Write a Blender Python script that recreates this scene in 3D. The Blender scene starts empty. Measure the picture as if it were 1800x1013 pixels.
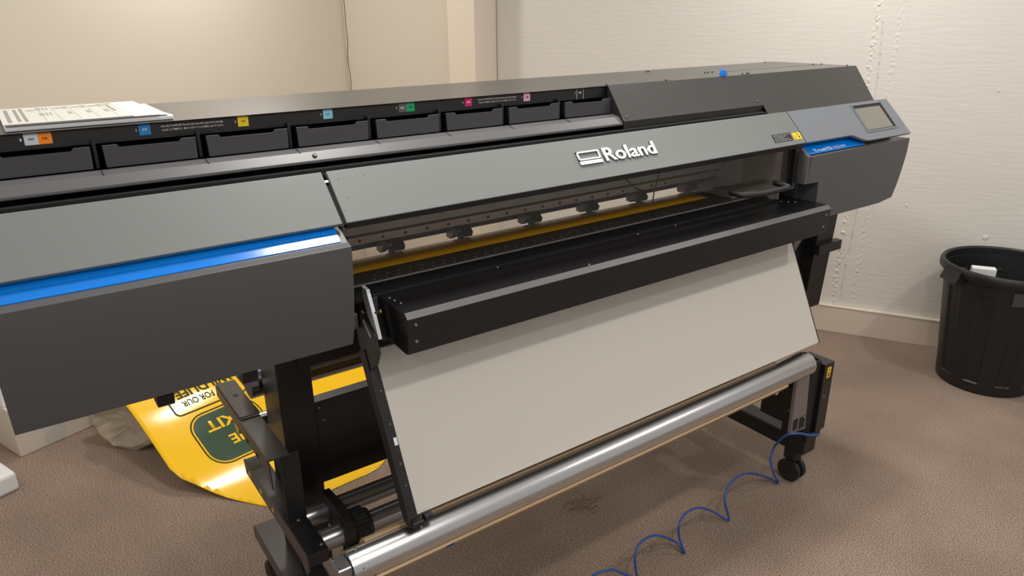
import bpy, bmesh, math, random
from mathutils import Vector, Matrix, noise
random.seed(7)
sc = bpy.context.scene
COL = sc.collection
R = math.radians

# ------------------------------------------------------------------ camera, world, exposure
cam_d = bpy.data.cameras.new('camera'); cam = bpy.data.objects.new('camera', cam_d); COL.objects.link(cam)
cam_d.sensor_width = 36.0; cam_d.lens = 1275.65 / 1800 * 36.0; cam_d.clip_start = 0.02
cam.matrix_world = Matrix(((0.8140, 0.2110, -0.5412, 0), (-0.5807, 0.2822, -0.7636, 0), (-0.0084, 0.9359, 0.3522, 1.62), (0, 0, 0, 1)))
sc.camera = cam
w = bpy.data.worlds.new('world'); sc.world = w; w.use_nodes = True
w.node_tree.nodes['Background'].inputs[0].default_value = (1.0, 0.955, 0.90, 1)
w.node_tree.nodes['Background'].inputs[1].default_value = 0.52
sc.view_settings.view_transform = 'Standard'; sc.view_settings.look = 'None'
sc.view_settings.gamma = 1; sc.view_settings.exposure = 0.0
try: sc.view_settings.use_curve_mapping = False
except Exception: pass

def lamp(x, y, power, z=2.6, size=0.16, col=(1.0, 0.95, 0.885)):
    d = bpy.data.lights.new('ceiling_lamp', 'AREA'); d.shape = 'DISK'; d.size = size; d.energy = power; d.color = col
    o = bpy.data.objects.new('ceiling_lamp', d); o.location = (x, y, z); COL.objects.link(o); return o
LAMPS = [(1.0, 0.06, 12, 0.14), (1.15, -0.55, 8, 0.14), (0.93, 1.45, 22, 0.36), (1.1, 3.60, 15, 0.18), (3.0, 0.10, 14.5, 0.10), (2.75, 1.65, 17, 0.12), (-0.9, 0.25, 3, 0.16), (-0.9, 1.9, 9, 0.16)]
for x_, y_, e_, s_ in LAMPS: lamp(x_, y_, e_, size=s_)

# ------------------------------------------------------------------ materials
def lin(c):
    return tuple((v / 255 / 12.92 if v / 255 <= 0.04045 else ((v / 255 + 0.055) / 1.055) ** 2.4) for v in c) + (1,)
def mat(name, rgb, rough=0.5, metal=0.0, bump=None, vary=None, spec=0.5, alpha=None):
    m = bpy.data.materials.new(name); m.use_nodes = True; nt = m.node_tree; b = nt.nodes['Principled BSDF']
    b.inputs['Base Color'].default_value = lin(rgb); b.inputs['Roughness'].default_value = rough; b.inputs['Metallic'].default_value = metal
    b.inputs['Specular IOR Level'].default_value = spec
    tc = nt.nodes.new('ShaderNodeTexCoord')
    if vary:   # (scale, amount)
        n = nt.nodes.new('ShaderNodeTexNoise'); n.inputs['Scale'].default_value = vary[0]; n.inputs['Detail'].default_value = 4
        r = nt.nodes.new('ShaderNodeValToRGB'); a = vary[1]
        c = lin(rgb); r.color_ramp.elements[0].position = 0.3; r.color_ramp.elements[1].position = 0.7
        r.color_ramp.elements[0].color = tuple(v * (1 - a) for v in c[:3]) + (1,); r.color_ramp.elements[1].color = tuple(min(1, v * (1 + a)) for v in c[:3]) + (1,)
        nt.links.new(tc.outputs['Object'], n.inputs['Vector']); nt.links.new(n.outputs['Fac'], r.inputs['Fac']); nt.links.new(r.outputs['Color'], b.inputs['Base Color'])
    if bump:   # (scale, strength, distance, stretch)
        n = nt.nodes.new('ShaderNodeTexNoise'); n.inputs['Scale'].default_value = bump[0]; n.inputs['Detail'].default_value = 6
        mp = nt.nodes.new('ShaderNodeMapping'); 
        if len(bump) > 3: mp.inputs['Scale'].default_value = bump[3]
        bp = nt.nodes.new('ShaderNodeBump'); bp.inputs['Strength'].default_value = bump[1]; bp.inputs['Distance'].default_value = bump[2]
        nt.links.new(tc.outputs['Object'], mp.inputs['Vector']); nt.links.new(mp.outputs['Vector'], n.inputs['Vector'])
        nt.links.new(n.outputs['Fac'], bp.inputs['Height']); nt.links.new(bp.outputs['Normal'], b.inputs['Normal'])
    return m
M = {}
M['grey'] = mat('grey_paint', (114, 119, 117), 0.40, bump=(900, 0.12, 0.0006))
M['greyR'] = mat('slate_paint', (116, 121, 128), 0.42, bump=(900, 0.12, 0.0006))
M['housing'] = mat('shaded_grey_paint', (80, 80, 82), 0.45, bump=(900, 0.12, 0.0006))  # same grey as the lids, with the shade of the fronts darkened in
M['cap'] = mat('charcoal_cap_paint', (62, 61, 60), 0.30, bump=(1000, 0.1, 0.0005))
M['ledge'] = mat('graphite_plastic', (88, 88, 90), 0.38, bump=(800, 0.12, 0.0005))
M['tray'] = mat('tray_plastic', (62, 62, 65), 0.42, bump=(700, 0.1, 0.0004))
M['black'] = mat('black_paint', (24, 24, 25), 0.4, bump=(900, 0.1, 0.0005))
M['satin'] = mat('black_satin_sheet_metal', (23, 23, 25), 0.34, bump=(900, 0.08, 0.0004))
M['arm'] = mat('satin_black_warm_sheen', (56, 52, 51), 0.32, bump=(900, 0.08, 0.0004))  # black satin metal, warm sheen of the walls put into its colour
M['matte'] = mat('matte_black', (18, 18, 19), 0.6)
M['blue'] = mat('glossy_blue', (0, 118, 215), 0.16)
M['white'] = mat('white_board', (204, 200, 192), 0.32)
M['alu'] = mat('brushed_aluminium', (196, 196, 198), 0.24, 0.95, bump=(40, 0.05, 0.0003, (0.02, 1, 1)))
M['steel'] = mat('satin_steel', (150, 150, 152), 0.38, 0.8)
M['chrome'] = mat('chrome', (190, 190, 192), 0.1, 1.0)
M['dark_steel'] = mat('dark_polished_steel', (150, 150, 153), 0.27, 0.75)
M['silver'] = mat('silver_lever', (215, 218, 222), 0.3, 0.3)
M['tan'] = mat('tan_liner_film', (168, 142, 110), 0.35)
M['yellow_vinyl'] = mat('yellow_vinyl', (252, 198, 2), 0.16, 0.0, bump=(900, 0.10, 0.0005))
M['platen_yellow'] = mat('yellow_film', (222, 165, 12), 0.2)
M['green_ink'] = mat('green_ink', (34, 66, 38), 0.3, 0.0, spec=0.3)
M['olive_ink'] = mat('olive_ink', (62, 66, 14), 0.5, spec=0.15)
M['red_ink'] = mat('red_ink', (150, 52, 12), 0.5)
M['paper'] = mat('white_paper', (222, 222, 224), 0.6)
M['print'] = mat('off_white_printed_paper', (200, 199, 191), 0.6)
M['ink_grey'] = mat('grey_print', (140, 137, 130), 0.7)
M['wtext'] = mat('white_lettering', (238, 238, 236), 0.4)
M['logo'] = mat('raised_white_lettering', (250, 250, 248), 0.35)
M['sticker_yellow'] = mat('warning_yellow', (255, 205, 20), 0.35)
M['rubber'] = mat('black_rubber', (26, 26, 27), 0.55)
M['bin'] = mat('black_bin_plastic', (25, 25, 27), 0.42, bump=(60, 0.15, 0.002))
M['card'] = mat('white_cardboard', (214, 203, 190), 0.7, vary=(6, 0.04))
M['foam'] = mat('white_foam', (232, 232, 232), 0.6)
M['cable'] = mat('blue_cable_jacket', (48, 84, 158), 0.4)
M['blue_plastic'] = mat('bright_blue_plastic', (30, 130, 240), 0.4)
M['tape'] = mat('blue_tape', (40, 88, 170), 0.5)
M['lint'] = mat('pale_lint', (150, 132, 112), 0.9)
M['screen'] = mat('grey_screen', (128, 126, 118), 0.3)
M['rail'] = mat('rail_metal', (168, 156, 146), 0.35, 0.5)
M['inner'] = mat('inner_grey_metal', (158, 152, 144), 0.4, 0.3, vary=(9, 0.12))
M['film'] = mat('crumpled_plastic_film', (214, 202, 182), 0.25)
nt = M['film'].node_tree; b_ = nt.nodes['Principled BSDF']; b_.inputs['Transmission Weight'].default_value = 0.45; b_.inputs['IOR'].default_value = 1.25
for k, c in dict(wh=(205, 214, 222), orr=(250, 140, 20), cy=(10, 125, 195), ye=(235, 205, 10), lc=(140, 205, 225), lk=(88, 88, 88), gr=(0, 160, 100), mg=(205, 10, 110), lm=(225, 160, 195), bk=(30, 30, 30)).items():
    M['lab_' + k] = mat('label_' + {'wh': 'white', 'orr': 'orange', 'cy': 'cyan', 'ye': 'yellow', 'lc': 'light_cyan', 'lk': 'grey', 'gr': 'green', 'mg': 'magenta', 'lm': 'pink', 'bk': 'black'}[k], c, 0.4)
# smoked window
m = bpy.data.materials.new('smoked_window'); m.use_nodes = True; nt = m.node_tree; nt.nodes.clear()
out = nt.nodes.new('ShaderNodeOutputMaterial'); tr = nt.nodes.new('ShaderNodeBsdfTransparent'); tr.inputs[0].default_value = (0.95, 0.935, 0.915, 1)
gl = nt.nodes.new('ShaderNodeBsdfGlossy'); gl.inputs['Roughness'].default_value = 0.03; gl.inputs[0].default_value = (0.9, 0.9, 0.9, 1)
lw = nt.nodes.new('ShaderNodeLayerWeight'); lw.inputs[0].default_value = 0.5; pw = nt.nodes.new('ShaderNodeMath'); pw.operation = 'POWER'; pw.inputs[1].default_value = 4.0; fr = nt.nodes.new('ShaderNodeMath'); fr.operation = 'MULTIPLY_ADD'; fr.inputs[1].default_value = 0.35; fr.inputs[2].default_value = 0.018; nt.links.new(lw.outputs['Facing'], pw.inputs[0]); nt.links.new(pw.outputs[0], fr.inputs[0]); mx = nt.nodes.new('ShaderNodeMixShader')
nt.links.new(fr.outputs[0], mx.inputs[0]); nt.links.new(tr.outputs[0], mx.inputs[1]); nt.links.new(gl.outputs[0], mx.inputs[2]); nt.links.new(mx.outputs[0], out.inputs[0])
M['glass'] = m
# carpet
m = mat('brown_carpet', (148, 124, 110), 0.95, spec=0.1); nt = m.node_tree; b_ = nt.nodes['Principled BSDF']
tc = nt.nodes.new('ShaderNodeTexCoord'); n1 = nt.nodes.new('ShaderNodeTexNoise'); n1.inputs['Scale'].default_value = 250; n1.inputs['Detail'].default_value = 2; n1.inputs['Roughness'].default_value = 0.6
n2 = nt.nodes.new('ShaderNodeTexNoise'); n2.inputs['Scale'].default_value = 2.2; n2.inputs['Detail'].default_value = 3
mp = nt.nodes.new('ShaderNodeMapping'); mp.inputs['Rotation'].default_value = (0, 0, R(-30)); mp.inputs['Scale'].default_value = (1, 1.5, 1)
r1 = nt.nodes.new('ShaderNodeValToRGB'); r1.color_ramp.elements[0].position = 0.40; r1.color_ramp.elements[1].position = 0.60
r1.color_ramp.elements[0].color = lin((86, 72, 64)); r1.color_ramp.elements[1].color = lin((176, 158, 144))
r2 = nt.nodes.new('ShaderNodeValToRGB'); r2.color_ramp.elements[0].color = (0.86, 0.84, 0.82, 1); r2.color_ramp.elements[1].color = (1.08, 1.06, 1.04, 1)
r2.color_ramp.elements[0].position = 0.35; r2.color_ramp.elements[1].position = 0.65
mm = nt.nodes.new('ShaderNodeMix'); mm.data_type = 'RGBA'; mm.blend_type = 'MULTIPLY'; mm.inputs[0].default_value = 1.0
bp = nt.nodes.new('ShaderNodeBump'); bp.inputs['Strength'].default_value = 0.10; bp.inputs['Distance'].default_value = 0.001
for a, b in ((tc.outputs['Object'], mp.inputs[0]), (mp.outputs[0], n1.inputs[0]), (tc.outputs['Object'], n2.inputs[0]), (n1.outputs[0], r1.inputs[0]), (n2.outputs[0], r2.inputs[0]), (r1.outputs[0], mm.inputs[6]), (r2.outputs[0], mm.inputs[7]), (mm.outputs[2], b_.inputs['Base Color']), (n1.outputs[0], bp.inputs['Height']), (bp.outputs[0], b_.inputs['Normal'])): nt.links.new(a, b)
M['carpet'] = m
M['wallA'] = mat('cream_wall_paint', (216, 213, 207), 0.55, bump=(9, 0.35, 0.004, (1, 1, 7)))
M['wallL'] = mat('warm_cream_wall_paint', (218, 210, 196), 0.6, bump=(60, 0.1, 0.002))
M['trimL'] = mat('cream_gloss_paint', (222, 211, 195), 0.4)
M['skirt'] = mat('taupe_skirting_paint', (212, 197, 184), 0.45)
M['crack'] = mat('crack_brown', (120, 104, 84), 0.9)  # dull brown for the thin wall cracks

# ------------------------------------------------------------------ helpers
def finish(name, bm, m, parent=None, smooth=False, mats=None):
    me = bpy.data.meshes.new(name); bmesh.ops.recalc_face_normals(bm, faces=bm.faces[:]); bm.to_mesh(me); bm.free()
    o = bpy.data.objects.new(name, me); COL.objects.link(o)
    for q in (mats or [m]): me.materials.append(q)
    if smooth:
        for p in me.polygons: p.use_smooth = True
        try: me.set_sharp_from_angle(angle=R(40))
        except Exception: pass
    if parent is not None: o.parent = parent
    return o
def bevel(bm, w, seg=2):
    if w: bmesh.ops.bevel(bm, geom=bm.edges[:], offset=w, offset_type='OFFSET', segments=seg, profile=0.5, affect='EDGES', clamp_overlap=True)
def a_box(bm, x0, x1, y0, y1, z0, z1, mtx=None):
    vs = [bm.verts.new(p) for p in ((x0, y0, z0), (x1, y0, z0), (x1, y1, z0), (x0, y1, z0), (x0, y0, z1), (x1, y0, z1), (x1, y1, z1), (x0, y1, z1))]
    for f in ((0, 3, 2, 1), (4, 5, 6, 7), (0, 1, 5, 4), (1, 2, 6, 5), (2, 3, 7, 6), (3, 0, 4, 7)): bm.faces.new([vs[i] for i in f])
    if mtx:
        for v in vs: v.co = mtx @ v.co
    return vs
def box(name, m, parent, x0, x1, y0, y1, z0, z1, bev=0.0015, mtx=None):
    bm = bmesh.new(); a_box(bm, x0, x1, y0, y1, z0, z1, mtx); bevel(bm, bev); return finish(name, bm, m, parent)
def a_prism(bm, pts, axis, a, b):
    def P(u, v, t): return (t, u, v) if axis == 'x' else ((u, t, v) if axis == 'y' else (u, v, t))
    A = [bm.verts.new(P(u, v, a)) for u, v in pts]; B = [bm.verts.new(P(u, v, b)) for u, v in pts]
    n = len(pts); bm.faces.new(A); bm.faces.new(B[::-1])
    for i in range(n): bm.faces.new((A[i], A[(i + 1) % n], B[(i + 1) % n], B[i]))
    return A + B
def prism(name, m, parent, pts, axis, a, b, bev=0.0012):
    bm = bmesh.new(); a_prism(bm, pts, axis, a, b); bevel(bm, bev); return finish(name, bm, m, parent)
def a_cyl(bm, p, q, r, seg=32, r2=None, cap=True):
    p = Vector(p); q = Vector(q); d = (q - p); L = d.length
    mt = Matrix.Translation((p + q) / 2) @ d.to_track_quat('Z', 'Y').to_matrix().to_4x4()
    bmesh.ops.create_cone(bm, cap_ends=cap, segments=seg, radius1=r, radius2=r if r2 is None else r2, depth=L, matrix=mt)
def cyl(name, m, parent, p, q, r, seg=32, r2=None, bev=0):
    bm = bmesh.new(); a_cyl(bm, p, q, r, seg, r2)
    if bev: bmesh.ops.bevel(bm, geom=[e for e in bm.edges if any(len(f.verts) > 4 for f in e.link_faces)], offset=bev, segments=2, affect='EDGES')
    return finish(name, bm, m, parent, smooth=True)
def a_tube(bm, pts, r, seg=8):
    pts = [Vector(p) for p in pts]; rings = []; up = Vector((0, 0, 1)); prev = None
    for i, p in enumerate(pts):
        t = (pts[min(i + 1, len(pts) - 1)] - pts[max(i - 1, 0)]).normalized()
        if prev is None:
            n = t.cross(up); n = n.normalized() if n.length > 1e-4 else Vector((1, 0, 0))
        else:
            n = (prev - t * prev.dot(t)).normalized()
        prev = n; b = t.cross(n)
        rings.append([bm.verts.new(p + (n * math.cos(2 * math.pi * k / seg) + b * math.sin(2 * math.pi * k / seg)) * r) for k in range(seg)])
    for i in range(len(rings) - 1):
        for k in range(seg): bm.faces.new((rings[i][k], rings[i][(k + 1) % seg], rings[i + 1][(k + 1) % seg], rings[i + 1][k]))
    bm.faces.new(rings[0][::-1]); bm.faces.new(rings[-1])
def smooth_path(pts, n=8):
    P = [Vector(p) for p in pts]; P = [P[0]] + P + [P[-1]]; o = []
    for i in range(1, len(P) - 2):
        for k in range(n):
            t = k / n; a, b, c, d = P[i - 1:i + 3]
            o.append(0.5 * ((2 * b) + (-a + c) * t + (2 * a - 5 * b + 4 * c - d) * t * t + (-a + 3 * b - 3 * c + d) * t ** 3))
    o.append(P[-2]); return o
def tube(name, m, parent, pts, r, seg=8, n=8):
    bm = bmesh.new(); a_tube(bm, smooth_path(pts, n), r, seg); return finish(name, bm, m, parent, smooth=True)
def screws(name, m, parent, plist, nrm, r=0.003, h=0.0018):
    # each screw a part of its own
    for p in plist:
        p = Vector(p); n = Vector(nrm).normalized(); bm = bmesh.new(); a_cyl(bm, p - n * h * 0.3, p + n * h, r, 12, r * 0.7); finish(name, bm, m, parent, smooth=True)
def text_mesh(body, bold=0.0, extrude=0.0):
    cu = bpy.data.curves.new('lettering', 'FONT'); cu.body = body; cu.size = 1.0; cu.offset = bold; cu.extrude = extrude; cu.resolution_u = 4
    o = bpy.data.objects.new('lettering_tmp', cu); COL.objects.link(o)
    dg = bpy.context.evaluated_depsgraph_get(); dg.update()
    me = bpy.data.meshes.new_from_object(o.evaluated_get(dg)); bpy.data.objects.remove(o); bpy.data.curves.remove(cu)
    return me
def text_on(name, body, m, parent, org, right, up, w, h, depth=0.0, bold=0.0, lift=0.0004, fn=None):
    """lettering whose bounding box fills w x h from the lower left corner org, in the plane (right, up)"""
    me = text_mesh(body, bold, 0.5 if depth else 0.0)
    xs = [v.co.x for v in me.vertices]; ys = [v.co.y for v in me.vertices]; x0, x1, y0, y1 = min(xs), max(xs), min(ys), max(ys)
    right = Vector(right).normalized(); up = Vector(up).normalized(); nr = right.cross(up); org = Vector(org)
    for v in me.vertices:
        a = (v.co.x - x0) / (x1 - x0) * w; b = (v.co.y - y0) / (y1 - y0) * h; c = (v.co.z + (0.5 if depth else 0)) * depth + lift
        v.co = fn(a, b, c) if fn else org + right * a + up * b + nr * c
    me.materials.clear(); me.materials.append(m); me.name = name
    o = bpy.data.objects.new(name, me); COL.objects.link(o)
    if parent is not None: o.parent = parent
    return o
def quad(name, m, parent, pts, th=0.0006):
    """thin plate from coplanar corner points, given thickness along its normal"""
    P = [Vector(p) for p in pts]; n = (P[1] - P[0]).cross(P[2] - P[0]).normalized(); bm = bmesh.new()
    A = [bm.verts.new(p) for p in P]; B = [bm.verts.new(p + n * th) for p in P]; k = len(P); bm.faces.new(A[::-1]); bm.faces.new(B)
    for i in range(k): bm.faces.new((A[i], A[(i + 1) % k], B[(i + 1) % k], B[i]))
    return finish(name, bm, m, parent)
def thing(name, label, cat, loc=(0, 0, 0), group=None):
    o = bpy.data.objects.new(name, None); o.empty_display_size = 0.1; COL.objects.link(o); o['label'] = label; o['category'] = cat
    if group: o['group'] = group
    return o
def tag(o, label, cat, group=None):
    o['label'] = label; o['category'] = cat
    if group: o['group'] = group
    return o
def struct(o): o['kind'] = 'structure'; return o

# ------------------------------------------------------------------ the room
DW = Vector((0.488, -0.873, 0)); NW = Vector((0.873, 0.488, 0)); DIST = 4.008    # back wall: NW.p = DIST
CORNER = NW * DIST + DW * ((Vector((1.975, 4.633, 0))).dot(DW))
CORNER.z = 0
bm = bmesh.new(); vs = [bm.verts.new(p) for p in ((-4, -2.5, 0), (6.5, -2.5, 0), (6.5, 6, 0), (-4, 6, 0))]; bm.faces.new(vs)
struct(finish('floor', bm, M['carpet']))
MW = Matrix.Translation(CORNER) @ Matrix((tuple(DW) + (0,), tuple(NW) + (0,), (0, 0, 1, 0), (0, 0, 0, 1))).transposed()
MW = Matrix.Translation(CORNER) @ Matrix(((DW.x, NW.x, 0, 0), (DW.y, NW.y, 0, 0), (0, 0, 1, 0), (0, 0, 0, 1)))   # local x along the wall, y into it
def wallobj(name, m, x0, x1, y0, y1, z0, z1, bev=0, parent=None):
    bm = bmesh.new(); a_box(bm, x0, x1, y0, y1, z0, z1); bevel(bm, bev); o = finish(name, bm, m, parent)
    if parent is None: o.matrix_world = MW
    return o
XP = (Vector((2.286, 3.564, 0)) - CORNER).dot(DW)
wb = struct(wallobj('wall_back', M['wallA'], XP - 0.05, 7.0, 0, 0.12, 0, 2.75))
wr = struct(wallobj('wall_rear', M['wallL'], 0, XP - 0.05, 0, 0.12, 0, 2.75))
wl = struct(wallobj('wall_left', M['wallL'], -0.12, 0, -7.0, 0.12, 0, 2.75))
# recessed darker stretch between the corner and the pilaster
xP1 = (Vector((2.286, 3.564, 0)) - CORNER).dot(DW)
struct(wallobj('trim_1', M['trimL'], xP1 - 0.170, xP1, -0.27, 0, 0, 2.75, 0.002))
struct(wallobj('baseboard_back', M['skirt'], xP1, 7.0, -0.025, 0, 0, 0.141, 0.002))
struct(wallobj('trim_2', M['trimL'], xP1, 7.0, -0.028, 0, 0.141, 0.150, 0.002))  # lit top of the baseboard, put in as a strip of lighter colour
struct(wallobj('baseboard_left', M['skirt'], 0, 0.025, -6.9, 0, 0, 0.141, 0.002))
# rough plastered joint on the back wall
xs = (Vector((3.497, 1.9085, 0)) - CORNER).dot(DW)
bm = bmesh.new(); nx, nz = 56, 420; W_ = 0.17; rows = []
for j in range(nz + 1):
    z = 0.151 + j * (2.59 / nz); row = []
    for i in range(nx + 1):
        u = (i / nx - 0.5) * W_; wob = 0.006 * noise.noise(Vector((0, 0, z * 3)))
        e1 = abs(u + 0.045 - wob); e2 = abs(u - 0.052 - wob)
        rough = max(0, 1 - e1 / 0.020) + 0.55 * max(0, 1 - e2 / 0.018)
        d = rough * max(0, noise.noise(Vector((u * 90, 0, z * 90))) + 0.12) * 0.011 + 0.0035 * math.exp(-(u / 0.035) ** 2)
        cr = 0.018 * noise.noise(Vector((3, 1, z * 2.2))) - 0.004
        if abs(u - cr) < 0.0024 and noise.noise(Vector((8, 3, z * 9))) > -0.15: d -= 0.006
        edge = min(1, (W_ / 2 - abs(u)) / 0.012)
        row.append(bm.verts.new((xs + u, -0.0006 - d * edge, z)))
    rows.append(row)
for j in range(nz):
    for i in range(nx): bm.faces.new((rows[j][i], rows[j][i + 1], rows[j + 1][i + 1], rows[j + 1][i]))
finish('plaster_joint', bm, M['wallA'], wb, smooth=True)
# chips and cracks
def crackline(x, z0, z1, y, parent, seed, amp=0.004, r=0.0011, rot=None):
    pts = []; n = 40
    for k in range(n + 1):
        z = z0 + (z1 - z0) * k / n; pts.append((x + amp * noise.noise(Vector((seed, 0, z * 7))), y, z))
    bm = bmesh.new(); a_tube(bm, pts, r, 5); return finish('crack', bm, M['crack'], parent)
crackline(0.012, 1.15, 2.6, -0.001, wb, 3, 0.012, 0.0028)
xj = xP1 + 0.004
crackline(xj, 1.1, 2.6, -0.001, wb, 9, 0.003, 0.0012)
for (x_, z_, s_) in ((xs + 0.58, 0.597, 0.012), (xs + 0.22, 0.72, 0.006), (xs + 0.12, 0.35, 0.006), (xs + 0.5, 1.28, 0.006)):
    bm = bmesh.new(); bmesh.ops.create_icosphere(bm, subdivisions=2, radius=s_)
    for v in bm.verts: v.co *= 1 + 0.5 * noise.noise(v.co * 160); v.co.y *= 0.25
    bmesh.ops.translate(bm, vec=(x_, -0.001, z_), verts=bm.verts[:]); finish('paint_blister', bm, M['wallA'], wb, smooth=True)

# ------------------------------------------------------------------ the printer
P = thing('wide_format_printer', 'large grey and black inkjet printer with blue accent strips standing on wheels', 'printer')
XL, XR = -0.07, 2.61
A = Vector((0, 1.377, 1.333)); Bv = Vector((0, 1.304, 1.244)); DN = (Bv - A).normalized(); NN = Vector((1, 0, 0)).cross(-DN)   # outward normal of the sloping lids
if NN.z < 0: NN = -NN
def lid(x, s, o=0.0): p = A + DN * s + NN * o; return Vector((x, p.y, p.z))
def lidplate(name, m, parent, outline, th=0.012, bev=0.0012):
    bm = bmesh.new(); T = [bm.verts.new(lid(x, s)) for x, s in outline]; U = [bm.verts.new(lid(x, s, -th)) for x, s in outline]; n = len(outline)
    bm.faces.new(T); bm.faces.new(U[::-1])
    for i in range(n): bm.faces.new((T[i], U[i], U[(i + 1) % n], T[(i + 1) % n]))
    bmesh.ops.recalc_face_normals(bm, faces=bm.faces[:]); bevel(bm, bev); return finish(name, bm, m, parent)
FACE = [(1.2706, 1.205)] + [(1.2706 + 0.0364 * (k / 12) ** 1.9, 1.205 - 0.221 * k / 12) for k in range(1, 13)]
# left housing
body = FACE + [(1.36, 0.972), (1.75, 0.972), (1.75, 1.31), (1.395, 1.31), (1.324, 1.232), (1.3085, 1.2240), (1.287, 1.2096)]
lh = prism('left_housing', M['housing'], P, body, 'x', XL, 0.522, 0.001)
for p_ in lh.data.polygons: p_.use_smooth = True
lh.data.set_sharp_from_angle(angle=R(12))
lidplate('housing_lid', M['grey'], lh, [(XL, 0), (0.5165, 0.0), (0.5215, 0.1164), (XL, 0.1164)], 0.010)
bm = bmesh.new(); a_prism(bm, [(1.2885, 1.2110), (1.3085, 1.2245), (1.3240, 1.2360), (1.3200, 1.2385), (1.3075, 1.2262), (1.2885, 1.2130)], 'x', XL + 0.004, 0.509); finish('blue_strip', bm, M['blue'], lh)['label'] = 'glossy blue strip'
for (x0, w_) in ((0.146, 0.030), (0.300, 0.030)): 
    prism('foot_bumper', M['matte'], lh, [(1.325, 0.974), (1.335, 0.948), (1.37, 0.948), (1.38, 0.974)], 'x', x0, x0 + w_, 0.002)
# right housing
rb = bmesh.new()
face = [(2.050, 1.2035), (2.633, 1.2035), (2.628, 1.15), (2.613, 1.09), (2.596, 1.04), (2.577, 0.999), (2.495, 0.990), (2.108, 0.990), (2.104, 1.118), (2.044, 1.118)]
front = [rb.verts.new((x, 1.285, z)) for x, z in face]
back = [rb.verts.new((x - (0.02 if x > 2.4 else 0.0), 1.76 if x > 2.4 else 1.36, z)) for x, z in face]
n = len(face)
fmat = rb.faces.new(front)
for i in range(n): rb.faces.new((front[i], front[(i + 1) % n], back[(i + 1) % n], back[i]))
rb.faces.new(back[::-1]); bevel(rb, 0.0015)
rh = finish('right_housing', rb, M['housing'], P)
prism('housing_core', M['housing'], rh, [(1.36, 0.992), (1.76, 0.992), (1.76, 1.31), (1.395, 1.31), (1.335, 1.232), (1.335, 1.2035), (1.36, 1.2035)], 'x', 2.105, 2.595, 0.001)
prism('inner_cheek', M['housing'], rh, [(1.286, 1.203), (1.325, 1.2365), (1.36, 1.24), (1.36, 1.118), (1.286, 1.118)], 'x', 2.030, 2.046, 0.001)
rl = lidplate('housing_lid', M['greyR'], rh, [(2.0265, 0), (2.601, 0), (2.618, 0.07), (2.634, 0.1453), (2.375, 0.1441), (2.355, 0.1425), (2.337, 0.137), (2.318, 0.128), (2.300, 0.1195), (2.2846, 0.1153), (2.045, 0.1144)], 0.010)
bm = bmesh.new(); a_prism(bm, [(1.297, 1.2065), (1.325, 1.222), (1.335, 1.232), (1.334, 1.235), (1.322, 1.2245), (1.297, 1.2085)], 'x', 2.052, 2.365); finish('blue_strip', bm, M['blue'], rh)['label'] = 'glossy blue strip'
ru = Vector((0, 0.028, 0.0155)).normalized()
ru = Vector((0, 0.025, 0.016)).normalized()
text_on('lettering', 'TrueVIS', M['wtext'], rh, (2.085, 1.3005, 1.2108), (1, 0, 0), ru, 0.098, 0.0125, bold=0.012, lift=0.0008)
text_on('lettering', 'VG3-540', M['wtext'], rh, (2.190, 1.3010, 1.2111), (1, 0, 0), ru, 0.068, 0.0105, bold=-0.004, lift=0.0008)
# display
sc_pts = [(2.374, 0.0126), (2.548, 0.0126), (2.563, 0.1108), (2.388, 0.1108)]
frm = bmesh.new()
def ringplate(bm, outer, inner, lo, hi):
    n = len(outer); O = [bm.verts.new(lid(x, s, hi)) for x, s in outer]; I = [bm.verts.new(lid(x, s, hi)) for x, s in inner]; J = [bm.verts.new(lid(x, s, lo)) for x, s in inner]; Q = [bm.verts.new(lid(x, s, lo)) for x, s in outer]
    for i in range(n):
        k = (i + 1) % n; bm.faces.new((O[i], O[k], I[k], I[i])); bm.faces.new((I[i], I[k], J[k], J[i])); bm.faces.new((O[i], Q[i], Q[k], O[k]))
ringplate(frm, [(2.368, 0.008), (2.556, 0.008), (2.572, 0.116), (2.382, 0.116)], sc_pts, 0.0002, 0.0022)
fr_ = finish('display_bezel', frm, M['greyR'], rh)
frm = bmesh.new(); ringplate(frm, sc_pts, [(2.377, 0.0235), (2.534, 0.0235), (2.549, 0.1085), (2.390, 0.1085)], 0.0002, 0.0008); finish('display_rim', frm, M['matte'], fr_)
quad('screen', M['screen'], fr_, [lid(2.380, 0.0195, 0.0003), lid(2.392, 0.1075, 0.0003), lid(2.553, 0.1075, 0.0003), lid(2.540, 0.0195, 0.0003)], 0.0004)
# front cover between the housings
fc = lidplate('front_cover', M['grey'], P, [(0.5265, 0), (2.0215, 0), (2.0405, 0.1140), (0.5305, 0.1164)], 0.012)
prism('cover_lip', M['black'], fc, [(1.3045, 1.2435), (1.312, 1.228), (1.322, 1.231), (1.315, 1.2475)], 'x', 0.531, 2.040, 0.0008)
wn = bmesh.new(); a_prism(wn, [(1.3145, 1.232), (1.3115, 1.106), (1.3145, 1.106), (1.3175, 1.232)], 'x', 0.534, 1.975); finish('smoked_window', wn, M['glass'], fc)
prism('window_edge', M['ledge'], fc, [(1.3105, 1.1075), (1.3105, 1.1045), (1.3145, 1.1045), (1.3145, 1.1075)], 'x', 0.534, 2.010, 0.0)
prism('window_edge', M['satin'], fc, [(1.311, 1.232), (1.311, 1.104), (1.320, 1.104), (1.320, 1.232)], 'x', 1.975, 1.9765, 0.0)
prism('window_bracket', M['satin'], fc, [(1.312, 1.232), (1.312, 1.104), (1.345, 1.11), (1.36, 1.232)], 'x', 2.004, 2.020, 0.001)
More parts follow.
